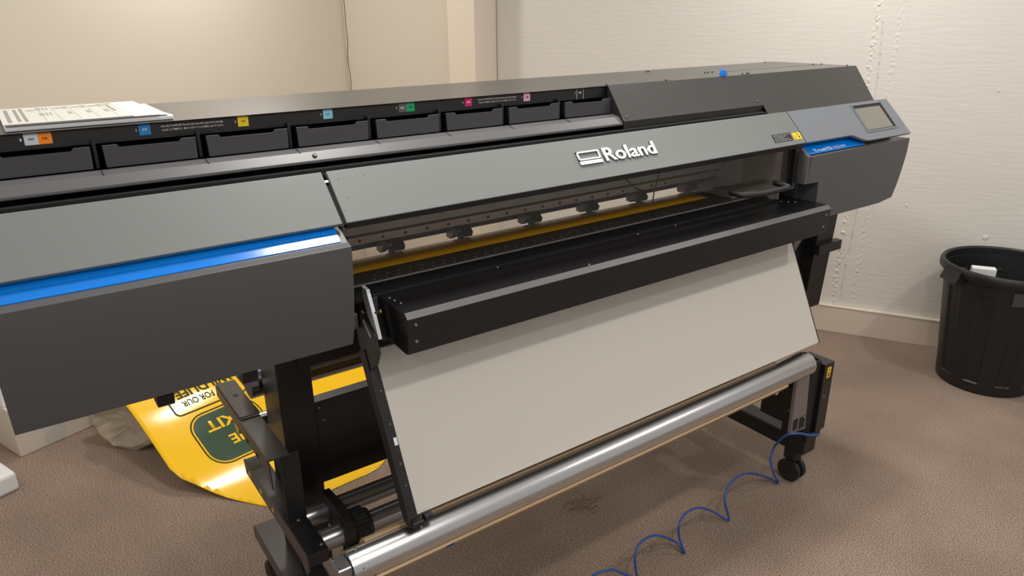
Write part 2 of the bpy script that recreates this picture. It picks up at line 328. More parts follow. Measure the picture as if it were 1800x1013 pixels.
hd = bmesh.new(); U = [(1.70, 1.309, 1.1365), (1.70, 1.268, 1.136), (1.715, 1.262, 1.1345), (1.79, 1.258, 1.130), (1.895, 1.258, 1.1315), (1.905, 1.266, 1.134), (1.905, 1.309, 1.1375)]
a_tube(hd, smooth_path(U, 5), 0.0085, 10); finish('handle', hd, M['matte'], fc, smooth=True)
# brand lettering, raised
LD = -DN
text_on('lettering', 'Roland', M['logo'], fc, lid(1.2335, 0.0738, 0.0015), (1, 0, 0), LD, 0.178, 0.0372, depth=0.0035, bold=0.012, lift=0)
text_on('lettering_base', 'Roland', M['matte'], fc, lid(1.2320, 0.0752, 0.0), (1, 0, 0), LD, 0.181, 0.0398, depth=0.0016, bold=0.038, lift=0)
bm = bmesh.new()
def lidbar(bm, x0, x1, s0, s1, lo, hi):
    vs = [bm.verts.new(lid(x, s, o)) for o in (lo, hi) for x, s in ((x0, s0), (x1, s0), (x1, s1), (x0, s1))]
    for f in ((0, 1, 2, 3), (4, 5, 6, 7), (0, 1, 5, 4), (1, 2, 6, 5), (2, 3, 7, 6), (3, 0, 4, 7)): bm.faces.new([vs[i] for i in f])
def emblem(bm, g, lo, hi):
    x0, x1 = 1.1500 - g, 1.2205 + g
    lidbar(bm, x0, x1, 0.0385 - g, 0.0420 + g, lo, hi); lidbar(bm, x0, x1, 0.0585 - g, 0.0615 + g, lo, hi)
    lidbar(bm, x0, 1.1535 + g, 0.0385, 0.0615, lo, hi); lidbar(bm, 1.2170 - g, x1, 0.0385, 0.0615, lo, hi)
    lidbar(bm, x0, x1, 0.0650 - g, 0.0738 + g, lo, hi)
emblem(bm, 0, 0.0015, 0.005); finish('emblem', bm, M['logo'], fc)
bm = bmesh.new(); emblem(bm, 0.0012, 0, 0.0016); finish('emblem_base', bm, M['matte'], fc)
# warning labels
def lidlabel(name, m, parent, x0, x1, s0, s1, o=0.0003, sk=0.0):
    return quad(name, m, parent, [lid(x0, s0, o), lid(x0 + sk, s1, o), lid(x1 + sk, s1, o), lid(x1, s0, o)], 0.0003)
wlb = lidlabel('notice_label', M['matte'], fc, 1.896, 1.984, 0.0715, 0.0990)
for k, t in enumerate(['CAUTION  keep hands away from parts', 'while the machine is moving', 'or injury may result', 'Do not open cover', 'turn power off']):
    s_ = 0.0775 + k * 0.0049
    text_on('lettering', t, M['wtext'], wlb, lid(1.901, s_, 0.0006), (1, 0, 0), LD, (0.078, 0.060, 0.048, 0.066, 0.074)[k], 0.0030, lift=0.0004)
ylb = lidlabel('warning_label', M['sticker_yellow'], fc, 1.9925, 2.0300, 0.0755, 0.0985)
for k, tri in enumerate((((1.996, 0.094), (2.008, 0.094), (2.002, 0.082)), ((2.011, 0.080), (2.017, 0.078), (2.019, 0.087)), ((2.014, 0.090), (2.022, 0.086), (2.024, 0.096)))):
    quad('pictogram', M['matte'] if k else M['lab_orr'], ylb, [lid(x, s, 0.0008) for x, s in tri], 0.0002)
# little scratches on the cover
for x_, s_ in ((0.5495, 0.063), (0.60, 0.02), (0.545, 0.02), (0.535, 0.088)):
    lidlabel('paint_chip', M['ledge'], fc, x_, x_ + 0.0022, s_, s_ + 0.0011)
lidlabel('seam_clip', M['wtext'], P, 0.5175, 0.5255, 0.018, 0.023, -0.003)
# black core behind the lids
CORE = prism('chassis', M['matte'], P, [(1.395, 1.325), (1.395, 1.318), (1.60, 1.318), (1.60, 1.30), (1.80, 1.30), (1.80, 1.405), (1.60, 1.405), (1.52, 1.34), (1.415, 1.330)], 'x', XL + 0.01, 2.50, 0)
prism('chassis_side', M['matte'], CORE, [(1.33, 0.99), (1.80, 0.99), (1.80, 1.405), (1.60, 1.405), (1.40, 1.32), (1.33, 1.22)], 'x', 0.4, 0.52, 0)
box('chassis_front', M['matte'], CORE, XL + 0.012, 1.954, 1.398, 1.413, 1.300, 1.335, 0)
# ink bay ledge (seamed rail) and drawers
pitch = 0.1755; xb = 1.368
ld = prism('bay_ledge', M['ledge'], P, [(1.414, 1.345), (1.414, 1.350), (1.430, 1.3655), (1.452, 1.3695), (1.462, 1.3695), (1.462, 1.345)], 'x', XL, xb - 0.002, 0.0008)
for k in range(-1, 7):
    xk = 0.146 + k * pitch
    if xk < XL + 0.02: continue
    prism('ledge_seam', M['matte'], ld, [(1.428, 1.3645), (1.4295, 1.3666), (1.452, 1.3706), (1.453, 1.3690)], 'x', xk - 0.0006, xk + 0.0006, 0)
screws('thumb_screw', M['tray'], ld, [(0.524, 1.4225, 1.3580)], (0, -0.7, 0.7), 0.0058, 0.004)
def drawer(x0):
    w_ = 0.157; z0, z1 = 1.3715, 1.4110
    pts = [(x0 + 0.0015, z0), (x0 + w_ - 0.001, z0), (x0 + w_, z1), (x0 + w_ * 0.84, z1), (x0 + w_ * 0.81, z1 - 0.0065), (x0 + w_ * 0.18, z1 - 0.0065), (x0 + w_ * 0.15, z1), (x0, z1)]
    d = prism('ink_drawer', M['tray'], P, pts, 'y', 1.464, 1.468, 0.0007)
    bm = bmesh.new(); a_box(bm, x0 + 0.004, x0 + 0.007, 1.469, 1.60, z0, z1 - 0.004); a_box(bm, x0 + w_ - 0.007, x0 + w_ - 0.004, 1.469, 1.60, z0, z1 - 0.004); a_box(bm, x0 + 0.004, x0 + w_ - 0.004, 1.469, 1.60, z0, z0 + 0.003)
    finish('tray_box', bm, M['matte'], d)
    bm = bmesh.new(); a_box(bm, x0 + 0.02, x0 + w_ - 0.02, 1.478, 1.59, z0 + 0.005, z1 - 0.009); bevel(bm, 0.003); finish('ink_cartridge', bm, M['matte'], d)
    return d
for k in range(-1, 7): drawer(0.156 + k * pitch)
bay = box('bay_back', M['matte'], P, XL, xb, 1.60, 1.61, 1.35, 1.438, 0)
for k in range(-1, 8): box('bay_divider', M['matte'], bay, 0.146 + k * pitch - 0.004, 0.146 + k * pitch + 0.002, 1.475, 1.60, 1.37, 1.418, 0.0005)
# coloured slot strip
st = box('slot_label_strip', M['black'], P, XL, xb, 1.4875, 1.4905, 1.4115, 1.4395, 0.0004)
yS = 1.4872
def lab(x0, x1, key, txt, tc_):
    o = quad('colour_label', M['lab_' + key], st, [(x0, yS, 1.4195), (x1, yS, 1.4195), (x1, yS, 1.4385), (x0, yS, 1.4385)], 0.0004)
    c = (x0 + x1) / 2; text_on('lettering', txt, tc_, o, (c - 0.0042, yS - 0.0004, 1.4270), (1, 0, 0), (0, 0, 1), 0.0084, 0.0042, bold=0.02, lift=0.0003)
K_, W_t = M['matte'], M['wtext']
for (a, b, k, t, c) in ((0.045, 0.0655, 'wh', 'WH', K_), (0.0655, 0.086, 'orr', 'OR', K_), (0.223, 0.2425, 'cy', 'CY', W_t), (0.400, 0.4205, 'ye', 'YE', K_), (0.575, 0.5955, 'lc', 'LC', K_), (0.7495, 0.7695, 'lk', 'LK', W_t), (0.7695, 0.790, 'gr', 'GR', K_), (0.923, 0.943, 'mg', 'MG', W_t), (1.094, 1.114, 'lm', 'LM', K_), (1.267, 1.288, 'bk', 'BK', W_t)): lab(a, b, k, t, c)
for i, x_ in enumerate((0.0405, 0.2185, 0.3955, 0.570, 0.745, 0.918, 1.089, 1.262)):
    text_on('lettering', str(i + 1), M['wtext'], st, (x_ - 0.0014, yS, 1.4272), (1, 0, 0), (0, 0, 1), 0.0024, 0.0042, lift=0.0003)
for x_ in (1.2665, 1.2885): box('divider_line', M['wtext'], st, x_ - 0.0004, x_ + 0.0004, yS - 0.0003, yS + 0.0005, 1.4125, 1.4390, 0)
for x_ in (0.261, 0.960):
    text_on('lettering', 'Use only TrueVIS INK. Do not insert any other type of ink cartridge.', M['wtext'], st, (x_, yS, 1.4300), (1, 0, 0), (0, 0, 1), 0.112, 0.0042, lift=0.0003)
    text_on('lettering', 'TrueVIS \u30a4\u30f3\u30af\u5c02\u7528\u3067\u3059\u3002\u4ed6\u306e\u30a4\u30f3\u30af\u30ab\u30fc\u30c8\u30ea\u30c3\u30b8\u3092\u633f\u5165\u3057\u306a\u3044\u3067\u304f\u3060\u3055\u3044\u3002', M['wtext'], st, (x_ + 0.001, yS, 1.4235), (1, 0, 0), (0, 0, 1), 0.111, 0.0042, lift=0.0003)
# top cap
SL = [(1.4785, 1.4412), (1.4140, 1.3570), (1.405, 1.3450)]
cap = prism('top_cap', M['cap'], P, [(1.4785, 1.4415), (1.820, 1.4415), (1.820, 1.28), (1.805, 1.28), (1.805, 1.436), (1.490, 1.436)], 'x', XL, 2.552, 0.0008)
prism('cap_front', M['cap'], cap, [(1.4785, 1.4412), (1.4125, 1.3545), (1.4145, 1.3530), (1.4840, 1.4390)], 'x', xb, 1.955, 0)
prism('cap_front', M['cap'], cap, [(1.4785, 1.4412), (1.3922, 1.3277), (1.3940, 1.3262), (1.4840, 1.4390)], 'x', 1.955, 2.552, 0)
prism('cap_slot_face', M['black'], cap, [(1.4130, 1.3550), (1.4160, 1.3550), (1.4160, 1.330), (1.4130, 1.330)], 'x', xb, 1.955, 0)
prism('cap_cheek', M['matte'], cap, [(1.480, 1.4405), (1.4125, 1.3545), (1.47, 1.345), (1.60, 1.345), (1.60, 1.4405)], 'x', xb - 0.0015, xb + 0.0015, 0)
prism('cap_end', M['cap'], cap, [(1.480, 1.4405), (1.3945, 1.328), (1.40, 1.30), (1.80, 1.30), (1.80, 1.4405)], 'x', 2.546, 2.550, 0.0005)
prism('cap_end', M['cap'], cap, [(1.490, 1.4405), (1.490, 1.410), (1.600, 1.360), (1.60, 1.30), (1.75, 1.28), (1.80, 1.28), (1.80, 1.4405)], 'x', XL + 0.0005, XL + 0.003, 0)
quad('cap_seam', M['matte'], cap, [(2.00, 1.6005, 1.4416), (2.55, 1.6005, 1.4416), (2.55, 1.602, 1.4416), (2.00, 1.602, 1.4416)], 0.0003)
quad('cap_seam', M['matte'], cap, [(1.30, 1.486, 1.4416), (1.62, 1.486, 1.4416), (1.62, 1.4872, 1.4416), (1.30, 1.4872, 1.4416)], 0.0003)
screws('screw', M['matte'], cap, [(1.372, 1.490, 1.4415), (1.60, 1.490, 1.4415), (1.80, 1.765, 1.4415), (1.81, 1.765, 1.4415), (1.90, 1.605, 1.4415), (1.915, 1.605, 1.4415), (1.935, 1.605, 1.4415), (1.945, 1.495, 1.4415), (1.965, 1.495, 1.4415), (1.975, 1.495, 1.4415), (2.47, 1.800, 1.4415), (2.50, 1.615, 1.4415), (2.53, 1.600, 1.4415), (2.53, 1.500, 1.4415)], (0, 0, 1), 0.0035, 0.003)
nf = Vector((0, -0.79, 0.61))
screws('screw', M['ledge'], cap, [(xb + 0.016, 1.4195, 1.3650), (1.935, 1.4210, 1.3670)], nf, 0.0045, 0.002)
screws('screw', M['matte'], cap, [(1.41, 1.459, 1.4155)], nf, 0.0016, 0.001)

# ---------------- inside, seen through the window
XA, XB = 0.524, 2.03
pl = prism('platen', M['satin'], P, [(1.385, 1.045), (1.428, 1.0590), (1.430, 1.0600), (1.600, 1.0600), (1.600, 1.035), (1.392, 1.035)], 'x', XA, 2.10, 0.0006)
quad('platen_line', M['ledge'], pl, [(XA, 1.4265, 1.0593), (2.03, 1.4265, 1.0593), (2.03, 1.4280, 1.0597), (XA, 1.4280, 1.0597)], 0.0004)
bm = bmesh.new()
for k in range(46):
    x = 0.64 + k * 0.0305
    for (dx, y) in ((0, 1.447), (0.013, 1.468)): a_box(bm, x + dx, x + dx + 0.0055, y, y + 0.0040, 1.0598, 1.0606)
sh = finish('suction_slots', bm, M['steel'], pl); sh['kind'] = 'stuff'
rr = prism('guide_rail', M['rail'], P, [(1.612, 1.0935), (1.612, 1.1130), (1.622, 1.1130), (1.622, 1.0935)], 'x', XA, XB, 0.0005)
for k in range(22):
    x = 0.6845 + 0.0632 * k
    if x > 1.78: break
    bm = bmesh.new(); a_cyl(bm, (x, 1.6108, 1.1030), (x, 1.6125, 1.1030), 0.0042, 14); finish('bolt_hole', bm, M['matte'], rr)
bb = prism('carriage_beam', M['black'], P, [(1.622, 1.0775), (1.622, 1.3180), (1.80, 1.3180), (1.80, 1.22), (1.70, 1.0775)], 'x', XA, 2.10, 0.0005)
prism('beam_face', M['inner'], bb, [(1.6185, 1.1180), (1.6185, 1.3170), (1.622, 1.3170), (1.622, 1.1180)], 'x', XA, 2.03, 0)
prism('capping_station', M['inner'], P, [(1.45, 1.061), (1.45, 1.075), (1.56, 1.085), (1.615, 1.085), (1.615, 1.061)], 'x', 1.90, 2.03, 0.001)
box('side_wall', M['inner'], P, 2.03, 2.036, 1.375, 1.80, 1.00, 1.29, 0.0005)
for x in (0.757, 0.960, 1.195, 1.412, 1.618, 1.850):
    pb = bmesh.new(); a_prism(pb, [(1.585, 1.078), (1.600, 1.092), (1.630, 1.092), (1.640, 1.062), (1.612, 1.060), (1.590, 1.066)], 'x', x + 0.006, x + 0.038); bevel(pb, 0.001)
    pr_ = finish('pinch_roller', pb, M['black'], P)
    cyl('roller_wheel', M['rubber'], pr_, (x - 0.004, 1.592, 1.0715), (x + 0.006, 1.592, 1.0715), 0.010, 20)
    cyl('axle_cap', M['steel'], pr_, (x - 0.0055, 1.592, 1.0715), (x - 0.004, 1.592, 1.0715), 0.003, 12)
    bm = bmesh.new(); a_prism(bm, [(1.575, 1.092), (1.620, 1.092), (1.620, 1.068), (1.600, 1.066), (1.583, 1.080)], 'x', x - 0.026, x - 0.010); bevel(bm, 0.001); finish('spring_arm', bm, M['ledge'], pr_)
for pts in ([(1.66, 1.55, 1.25), (1.659, 1.55, 1.188), (1.657, 1.552, 1.141), (1.648, 1.555, 1.097), (1.650, 1.56, 1.064)], [(1.49, 1.56, 1.22), (1.517, 1.55, 1.163), (1.547, 1.55, 1.136), (1.572, 1.55, 1.119), (1.640, 1.56, 1.104)], [(2.01, 1.55, 1.22), (1.979, 1.55, 1.164), (1.954, 1.55, 1.138), (1.917, 1.55, 1.118), (1.866, 1.55, 1.104), (1.813, 1.555, 1.089), (1.790, 1.56, 1.072)]):
    tube('inner_cable', M['matte'], P, pts, 0.0022, 6)
box('lower_chassis', M['matte'], P, 0.64, 2.12, 1.39, 1.60, 0.94, 1.034, 0.001)
box('rear_crossmember', M['matte'], P, 0.50, 2.12, 1.60, 1.64, 0.815, 0.985, 0.001)
# dark gap cheek between left housing and window
prism('left_cheek', M['black'], P, [(1.315, 1.235), (1.33, 1.06), (1.60, 1.0), (1.60, 1.31), (1.40, 1.31)], 'x', 0.522, 0.526, 0)

# ---------------- dryer hood in front
HD = [(1.385, 1.0500), (1.2450, 1.0500), (1.2345, 1.0390), (1.2365, 0.9600), (1.2500, 0.9560), (1.3480, 0.9640), (1.385, 1.00)]
hood = prism('dryer_hood', M['satin'], P, HD, 'x', 0.612, 2.112, 0.0015)
prism('hood_chamfer', M['ledge'], hood, [(1.2452, 1.0508), (1.2338, 1.0393), (1.2345, 1.0385), (1.2460, 1.0500)], 'x', 0.6125, 2.1115, 0)
screws('screw', M['steel'], hood, [(0.632, 1.2350, 1.024), (0.632, 1.2358, 0.986), (2.092, 1.2350, 1.022), (2.085, 1.2358, 0.984)], (0, -1, 0), 0.0042)
screws('screw', M['steel'], hood, [(0.628, 1.345, 1.0500), (0.630, 1.325, 1.0500), (0.634, 1.303, 1.0500), (1.12, 1.255, 1.05), (2.03, 1.36, 1.05), (2.045, 1.345, 1.05), (2.06, 1.33, 1.05), (0.93, 1.372, 1.05), (1.40, 1.372, 1.05), (1.55, 1.372, 1.05)], (0, 0, 1), 0.0035)
box('hood_rear_strip', M['black'], hood, 0.60, 2.10, 1.372, 1.386, 1.040, 1.0545, 0.001)
prism('hood_side_flange', M['black'], hood, [(1.388, 1.050), (1.352, 0.962), (1.336, 0.958), (1.336, 0.97), (1.37, 1.05)], 'x', 0.600, 0.612, 0.0006)
# link plate, silver lever, gas strut
lk = prism('hinge_plate', M['satin'], P, [(1.300, 0.995), (1.284, 0.957), (1.300, 0.925), (1.330, 0.900), (1.364, 0.885), (1.385, 0.95), (1.400, 1.03), (1.360, 1.03)], 'x', 0.566, 0.572, 0.001)
prism('silver_lever', M['silver'], lk, [(1.362, 1.085), (1.338, 1.083), (1.314, 1.035), (1.292, 0.985), (1.304, 0.984), (1.340, 1.020), (1.353, 1.055)], 'x', 0.573, 0.581, 0.0006)
cyl('gas_strut', M['silver'], lk, (0.569, 1.350, 1.012), (0.569, 1.317, 0.983), 0.0048, 16)
cyl('lever_knob', M['matte'], lk, (0.577, 1.321, 1.034), (0.592, 1.318, 1.036), 0.0065, 16)
cyl('knob_bolt', M['lab_ye'], lk, (0.592, 1.318, 1.036), (0.594, 1.3177, 1.0362), 0.0040, 12)
box('latch_block', M['steel'], lk, 0.552, 0.564, 1.372, 1.392, 0.985, 1.020, 0.001)
# white apron board and its frame
def apr(t, o=0.0): # t 0 top .. 1 bottom ; o outwards
    y = 1.350 + (1.200 - 1.350) * t; z = 0.905 + (0.592 - 0.905) * t; n_ = Vector((0, -0.902, 0.432)); return (y + n_.y * o, z + n_.z * o)
ab = prism('apron_board', M['white'], P, [apr(-0.08), apr(1), apr(1, -0.004), apr(-0.08, -0.004)], 'x', 0.590, 2.100, 0.0005)
ab['label'] = 'white apron board'
prism('board_edge', M['matte'], ab, [apr(-0.05, 0.0008), apr(1.005, 0.0008), apr(1.005, -0.005), apr(-0.05, -0.005)], 'x', 2.100, 2.1035, 0)
sf = prism('apron_side_frame', M['satin'], P, [apr(-0.1, 0.001), apr(1.0, 0.001), apr(1.01, -0.018), apr(-0.1, -0.018)], 'x', 0.566, 0.590, 0.001)
prism('frame_flange', M['black'], sf, [apr(-0.1, 0.012), apr(1.03, 0.012), apr(1.06, 0.002), apr(1.02, -0.02), apr(-0.1, -0.02)], 'x', 0.563, 0.566, 0.0006)
box('frame_foot', M['black'], sf, 0.566, 0.596, 1.176, 1.200, 0.578, 0.590, 0.003)
cyl('frame_knob', M['rubber'], sf, (0.600, 1.190, 0.5865), (0.618, 1.190, 0.5865), 0.010, 16)
quad('frame_sticker', M['wtext'], sf, [(0.580, apr(0.49, 0.0014)[0], apr(0.49, 0.0014)[1]), (0.580, apr(0.54, 0.0014)[0], apr(0.54, 0.0014)[1]), (0.588, apr(0.54, 0.0014)[0], apr(0.54, 0.0014)[1]), (0.588, apr(0.49, 0.0014)[0], apr(0.49, 0.0014)[1])], 0.0003)
screws('screw', M['steel'], sf, [(0.581,) + apr(t, 0.0012) for t in (0.18, 0.40, 0.66, 0.80)], (0, -0.9, 0.43), 0.0022, 0.001)
# right-hand hanging unit
ru_ = prism('side_unit', M['satin'], P, [(1.350, 0.995), (1.372, 0.610), (1.75, 0.610), (1.75, 0.995)], 'x', 2.262, 2.362, 0.0015)
box('side_unit_ledge', M['black'], ru_, 2.255, 2.390, 1.338, 1.365, 0.828, 0.862, 0.001)
box('side_unit_panel', M['black'], ru_, 2.12, 2.262, 1.40, 1.75, 0.80, 0.995, 0.001)
prism('unit_bracket', M['steel'], ru_, [(1.345, 0.955), (1.345, 0.90), (1.375, 0.83), (1.385, 0.90), (1.385, 0.955)], 'x', 2.115, 2.150, 0.001)
# ---------------- stand
def leg(x0, x1, side):
    f = box('foot', M['arm'] if side < 0 else M['black'], P, x0 - 0.002, x1 + 0.002 if side > 0 else x1 + 0.04, 1.205, 1.930, 0.138, 0.180 if side < 0 else 0.197, 0.004)
    px = x0 + 0.052 if side < 0 else x0 - 0.04
    box('leg_post', M['satin'], P, px, px + 0.089, 1.655, 1.795, 0.180, 0.985, 0.003)
    for y in (1.262, 1.855):
        c = box('caster', M['rubber'], P, x0 + 0.012, x1 - 0.012, y - 0.022, y + 0.028, 0.085, 0.140, 0.006)
        for dx in (-0.004, 0.030): 
            cyl('caster_wheel', M['rubber'], c, (x0 + 0.010 + dx, y, 0.043), (x0 + 0.034 + dx, y, 0.043), 0.043, 28, bev=0.004)
            cyl('wheel_hub', M['matte'], c, (x0 + 0.0095 + dx, y, 0.043), (x0 + 0.0345 + dx, y, 0.043), 0.018, 20)
    return f
leg(0.400, 0.468, -1); leg(2.120, 2.188, 1)
cb = prism('rear_cross_plate', M['satin'], P, [(1.660, 0.430), (1.660, 0.677), (1.700, 0.677), (1.700, 0.430)], 'x', 0.541, 2.130, 0.002)
screws('screw', M['steel'], cb, [(0.56, 1.659, 0.62), (0.552, 1.659, 0.66)], (0, -1, 0), 0.004)
# media holder arms
al = prism('lower_holder_arm', M['arm'], P, [(1.910, 0.427), (1.410, 0.430), (1.405, 0.385), (1.425, 0.360), (1.46, 0.385), (1.90, 0.385)], 'x', 0.398, 0.402, 0.0006)
box('arm_top', M['satin'], al, 0.399, 0.452, 1.408, 1.905, 0.4230, 0.4285, 0.001)
box('arm_front', M['satin'], al, 0.402, 0.452, 1.408, 1.412, 0.392, 0.424, 0.001)
for y in (1.86, 1.76, 1.66): cyl('arm_hole', M['sticker_yellow'], al, (0.3975, y, 0.405), (0.3985, y, 0.405), 0.007, 14)
screws('screw', M['steel'], al, [(0.430, 1.55, 0.4285), (0.443, 1.43, 0.4285)], (0, 0, 1), 0.005)
au = prism('upper_holder_arm', M['arm'], P, [(1.990, 0.640), (1.985, 0.608), (1.60, 0.598), (1.52, 0.560), (1.530, 0.640)], 'x', 0.371, 0.375, 0.0006)
box('arm_top', M['arm'], au, 0.373, 0.425, 1.755, 1.985, 0.640, 0.6455, 0.002)
box('arm_top_low', M['arm'], au, 0.373, 0.425, 1.53, 1.760, 0.6330, 0.6380, 0.001)
cyl('arm_hole', M['matte'], au, (0.400, 1.885, 0.6452), (0.400, 1.885, 0.6462), 0.008, 12)
for y in (1.70, 1.62): cyl('arm_hole', M['matte'], au, (0.3700, y, 0.605), (0.3712, y, 0.605), 0.006, 12)
box('arm_front_panel', M['satin'], au, 0.402, 0.450, 1.540, 1.544, 0.440, 0.632, 0.001)
# media shafts
cyl('rear_shaft', M['chrome'], P, (0.428, 1.855, 0.686), (2.12, 1.855, 0.686), 0.044, 48)
cyl('rear_shaft', M['chrome'], P, (0.40, 1.935, 0.520), (0.60, 1.935, 0.520), 0.022, 40)
cyl('holder_shaft', M['dark_steel'], P, (0.453, 1.572, 0.408), (2.12, 1.572, 0.408), 0.027, 40)
cyl('holder_shaft', M['dark_steel'], P, (0.453, 1.462, 0.408), (2.12, 1.462, 0.408), 0.0275, 40)
# media clamps on the shafts
def clamp(x, s):
    c = bmesh.new(); a_cyl(c, (x, 1.462, 0.412), (x + 0.075 * s, 1.462, 0.412), 0.0365, 32); k = finish('media_clamp', c, M['rubber'], P, smooth=True)
    bm = bmesh.new(); n_ = 28; pts = []
    for i in range(n_ * 2):
        a_ = math.pi * i / n_; r_ = 0.047 if i % 2 else 0.0435; pts.append((1.462 + r_ * math.cos(a_), 0.412 + r_ * math.sin(a_)))
    a_prism(bm, pts, 'x', x + 0.030 * s, x + 0.062 * s); finish('clamp_knob', bm, M['rubber'], k)
    prism('clamp_bridge', M['rubber'], k, [(1.44, 0.448), (1.50, 0.462), (1.60, 0.452), (1.612, 0.43), (1.60, 0.375), (1.50, 0.372), (1.44, 0.372)], 'x', x + 0.004 * s, x + 0.030 * s, 0.003)
    bm = bmesh.new()
    for i in range(5): a_box(bm, x + 0.006 * s, x + 0.028 * s, 1.425 + i * 0.012, 1.428 + i * 0.012, 0.33, 0.38)
    a_box(bm, x + 0.006 * s, x + 0.028 * s, 1.42, 1.49, 0.326, 0.334); finish('clamp_ribs', bm, M['rubber'], k)
clamp(0.505, 1); clamp(2.075, -1)
# ---------------- take-up unit
TY, TZ = 1.206, 0.526
tk = cyl('take_up_tube', M['alu'], P, (0.424, TY, TZ), (2.052, TY, TZ), 0.039, 64)
tk['label'] = 'brushed silver take-up tube'
bm = bmesh.new(); seg = 40; r_in, r_out = 0.0396, 0.0465
for i in range(seg):
    a0, a1 = [R(106 + (338 - 106) * (i + j) / seg) for j in (0, 1)]
    # arc behind and below the tube (angle measured from front, through the top)
    def pt(x, r, a): return (x, TY - r * math.cos(R(0) + a - R(0)), TZ + r * math.sin(a))
    q = [bm.verts.new(pt(x, r, a)) for (x, r, a) in ((0.47, r_out, a0), (1.90, r_out, a0), (1.90, r_out, a1), (0.47, r_out, a1))]; bm.faces.new(q)
    q = [bm.verts.new(pt(x, r, a)) for (x, r, a) in ((0.47, r_in, a0), (0.47, r_in, a1), (1.90, r_in, a1), (1.90, r_in, a0))]; bm.faces.new(q)
for a_ in (R(106), R(338)):
    bm.faces.new([bm.verts.new((x, TY - r * math.cos(a_), TZ + r * math.sin(a_))) for x, r in ((0.47, r_in), (1.90, r_in), (1.90, r_out), (0.47, r_out))])
for x in (0.47, 1.90):
    for i in range(seg):
        a0, a1 = [R(106 + (338 - 106) * (i + j) / seg) for j in (0, 1)]
        bm.faces.new([bm.verts.new((x, TY - r * math.cos(a), TZ + r * math.sin(a))) for r, a in ((r_in, a0), (r_out, a0), (r_out, a1), (r_in, a1))])
bmesh.ops.remove_doubles(bm, verts=bm.verts[:], dist=1e-5)
finish('liner_sleeve', bm, M['tan'], tk, smooth=True)['label'] = 'tan liner wrapped behind the tube'
bm = bmesh.new(); 
for i in range(6):
    a0, a1 = [R(-22 - 7 * (i + j)) for j in (0, 1)]
    q = [bm.verts.new((x, TY - 0.0472 * math.cos(a), TZ + 0.0472 * math.sin(a))) for x, a in ((0.640, a0), (0.640, a1), (0.660, a1), (0.660, a0))]; bm.faces.new(q)
finish('tape_tab', bm, M['tape'], tk, smooth=True)['label'] = 'blue tape tab'
screws('screw', M['chrome'], tk, [(0.445, TY - 0.039 * math.cos(R(a)), TZ + 0.039 * math.sin(R(a))) for a in (95,)], (0, 0.09, 1), 0.004)
screws('screw', M['chrome'], tk, [(0.445, TY - 0.039 * math.cos(R(20)), TZ + 0.039 * math.sin(R(20)))], (0, -0.94, 0.34), 0.004)
screws('screw', M['chrome'], tk, [(2.030, TY - 0.039 * math.cos(R(95)), TZ + 0.039 * math.sin(R(95)))], (0, 0.09, 1), 0.004)
screws('screw', M['chrome'], tk, [(2.035, TY - 0.039 * math.cos(R(30)), TZ + 0.039 * math.sin(R(30)))], (0, -0.86, 0.5), 0.004)
em = box('tube_end_mount', M['dark_steel'], P, 0.392, 0.424, TY - 0.026, TY + 0.026, TZ - 0.03, TZ + 0.024, 0.003)
prism('left_take_up_post', M['satin'], P, [(1.19, 0.195), (1.23, 0.195), (1.24, 0.52), (1.18, 0.52)], 'x', 0.400, 0.424, 0.002)
screws('screw', M['chrome'], em, [(0.398, TY - 0.018, TZ + 0.024), (0.398, TY + 0.016, TZ + 0.024)], (0, 0, 1), 0.003)
tp = prism('take_up_arm_plate', M['steel'], P, [(2.020, 0.262), (2.106, 0.255), (2.082, 0.535), (2.015, 0.545)], 'y', 1.204, 1.220, 0.004)
box('plate_window', M['matte'], tp, 2.026, 2.050, 1.2025, 1.2045, 0.278, 0.318, 0); box('plate_window', M['matte'], tp, 2.062, 2.092, 1.2025, 1.2045, 0.270, 0.315, 0)
screws('screw', M['chrome'], tp, [(2.075, 1.203, 0.52), (2.085, 1.203, 0.31)], (0, -1, 0), 0.004)
mb = prism('motor_box', M['satin'], P, [(1.200, 0.220), (1.200, 0.486), (1.300, 0.486), (1.300, 0.220)], 'x', 2.165, 2.222, 0.002)
box('box_inner_post', M['matte'], mb, 2.112, 2.165, 1.215, 1.300, 0.195, 0.500, 0.002)
box('toggle_switch', M['matte'], mb, 2.150, 2.170, 1.225, 1.245, 0.486, 0.500, 0.002)
screws('screw', M['steel'], mb, [(2.185, 1.1995, 0.36)], (0, -1, 0), 0.003)
ws = box('warning_label', M['sticker_yellow'], mb, 2.182, 2.203, 1.1992, 1.2000, 0.432, 0.472, 0)
quad('pictogram', M['matte'], ws, [(2.188, 1.1991, 0.458), (2.197, 1.1991, 0.458), (2.1925, 1.1991, 0.467)], 0.0003)
for k in range(2): quad('pictogram', M['matte'], ws, [(2.187, 1.1991, 0.450 - k * 0.008), (2.187, 1.1991, 0.445 - k * 0.008), (2.199, 1.1991, 0.445 - k * 0.008), (2.199, 1.1991, 0.450 - k * 0.008)], 0.0003)
box('motor_base', M['black'], mb, 2.118, 2.200, 1.200, 1.300, 0.195, 0.222, 0.003)
gp = prism('gear_plate', M['black'], P, [(1.385, 0.245), (1.385, 0.340), (1.362, 0.352), (1.345, 0.333), (1.325, 0.333), (1.31, 0.38), (1.225, 0.40), (1.225, 0.245)], 'x', 2.098, 2.104, 0.001)
screws('screw', M['steel'], gp, [(2.0975, 1.262, 0.350), (2.0975, 1.270, 0.30)], (-1, 0, 0), 0.004)
prism('apron_stop', M['black'], P, [(1.222, 0.588), (1.25, 0.550), (1.31, 0.560), (1.33, 0.62), (1.26, 0.64)], 'x', 2.03, 2.09, 0.002)

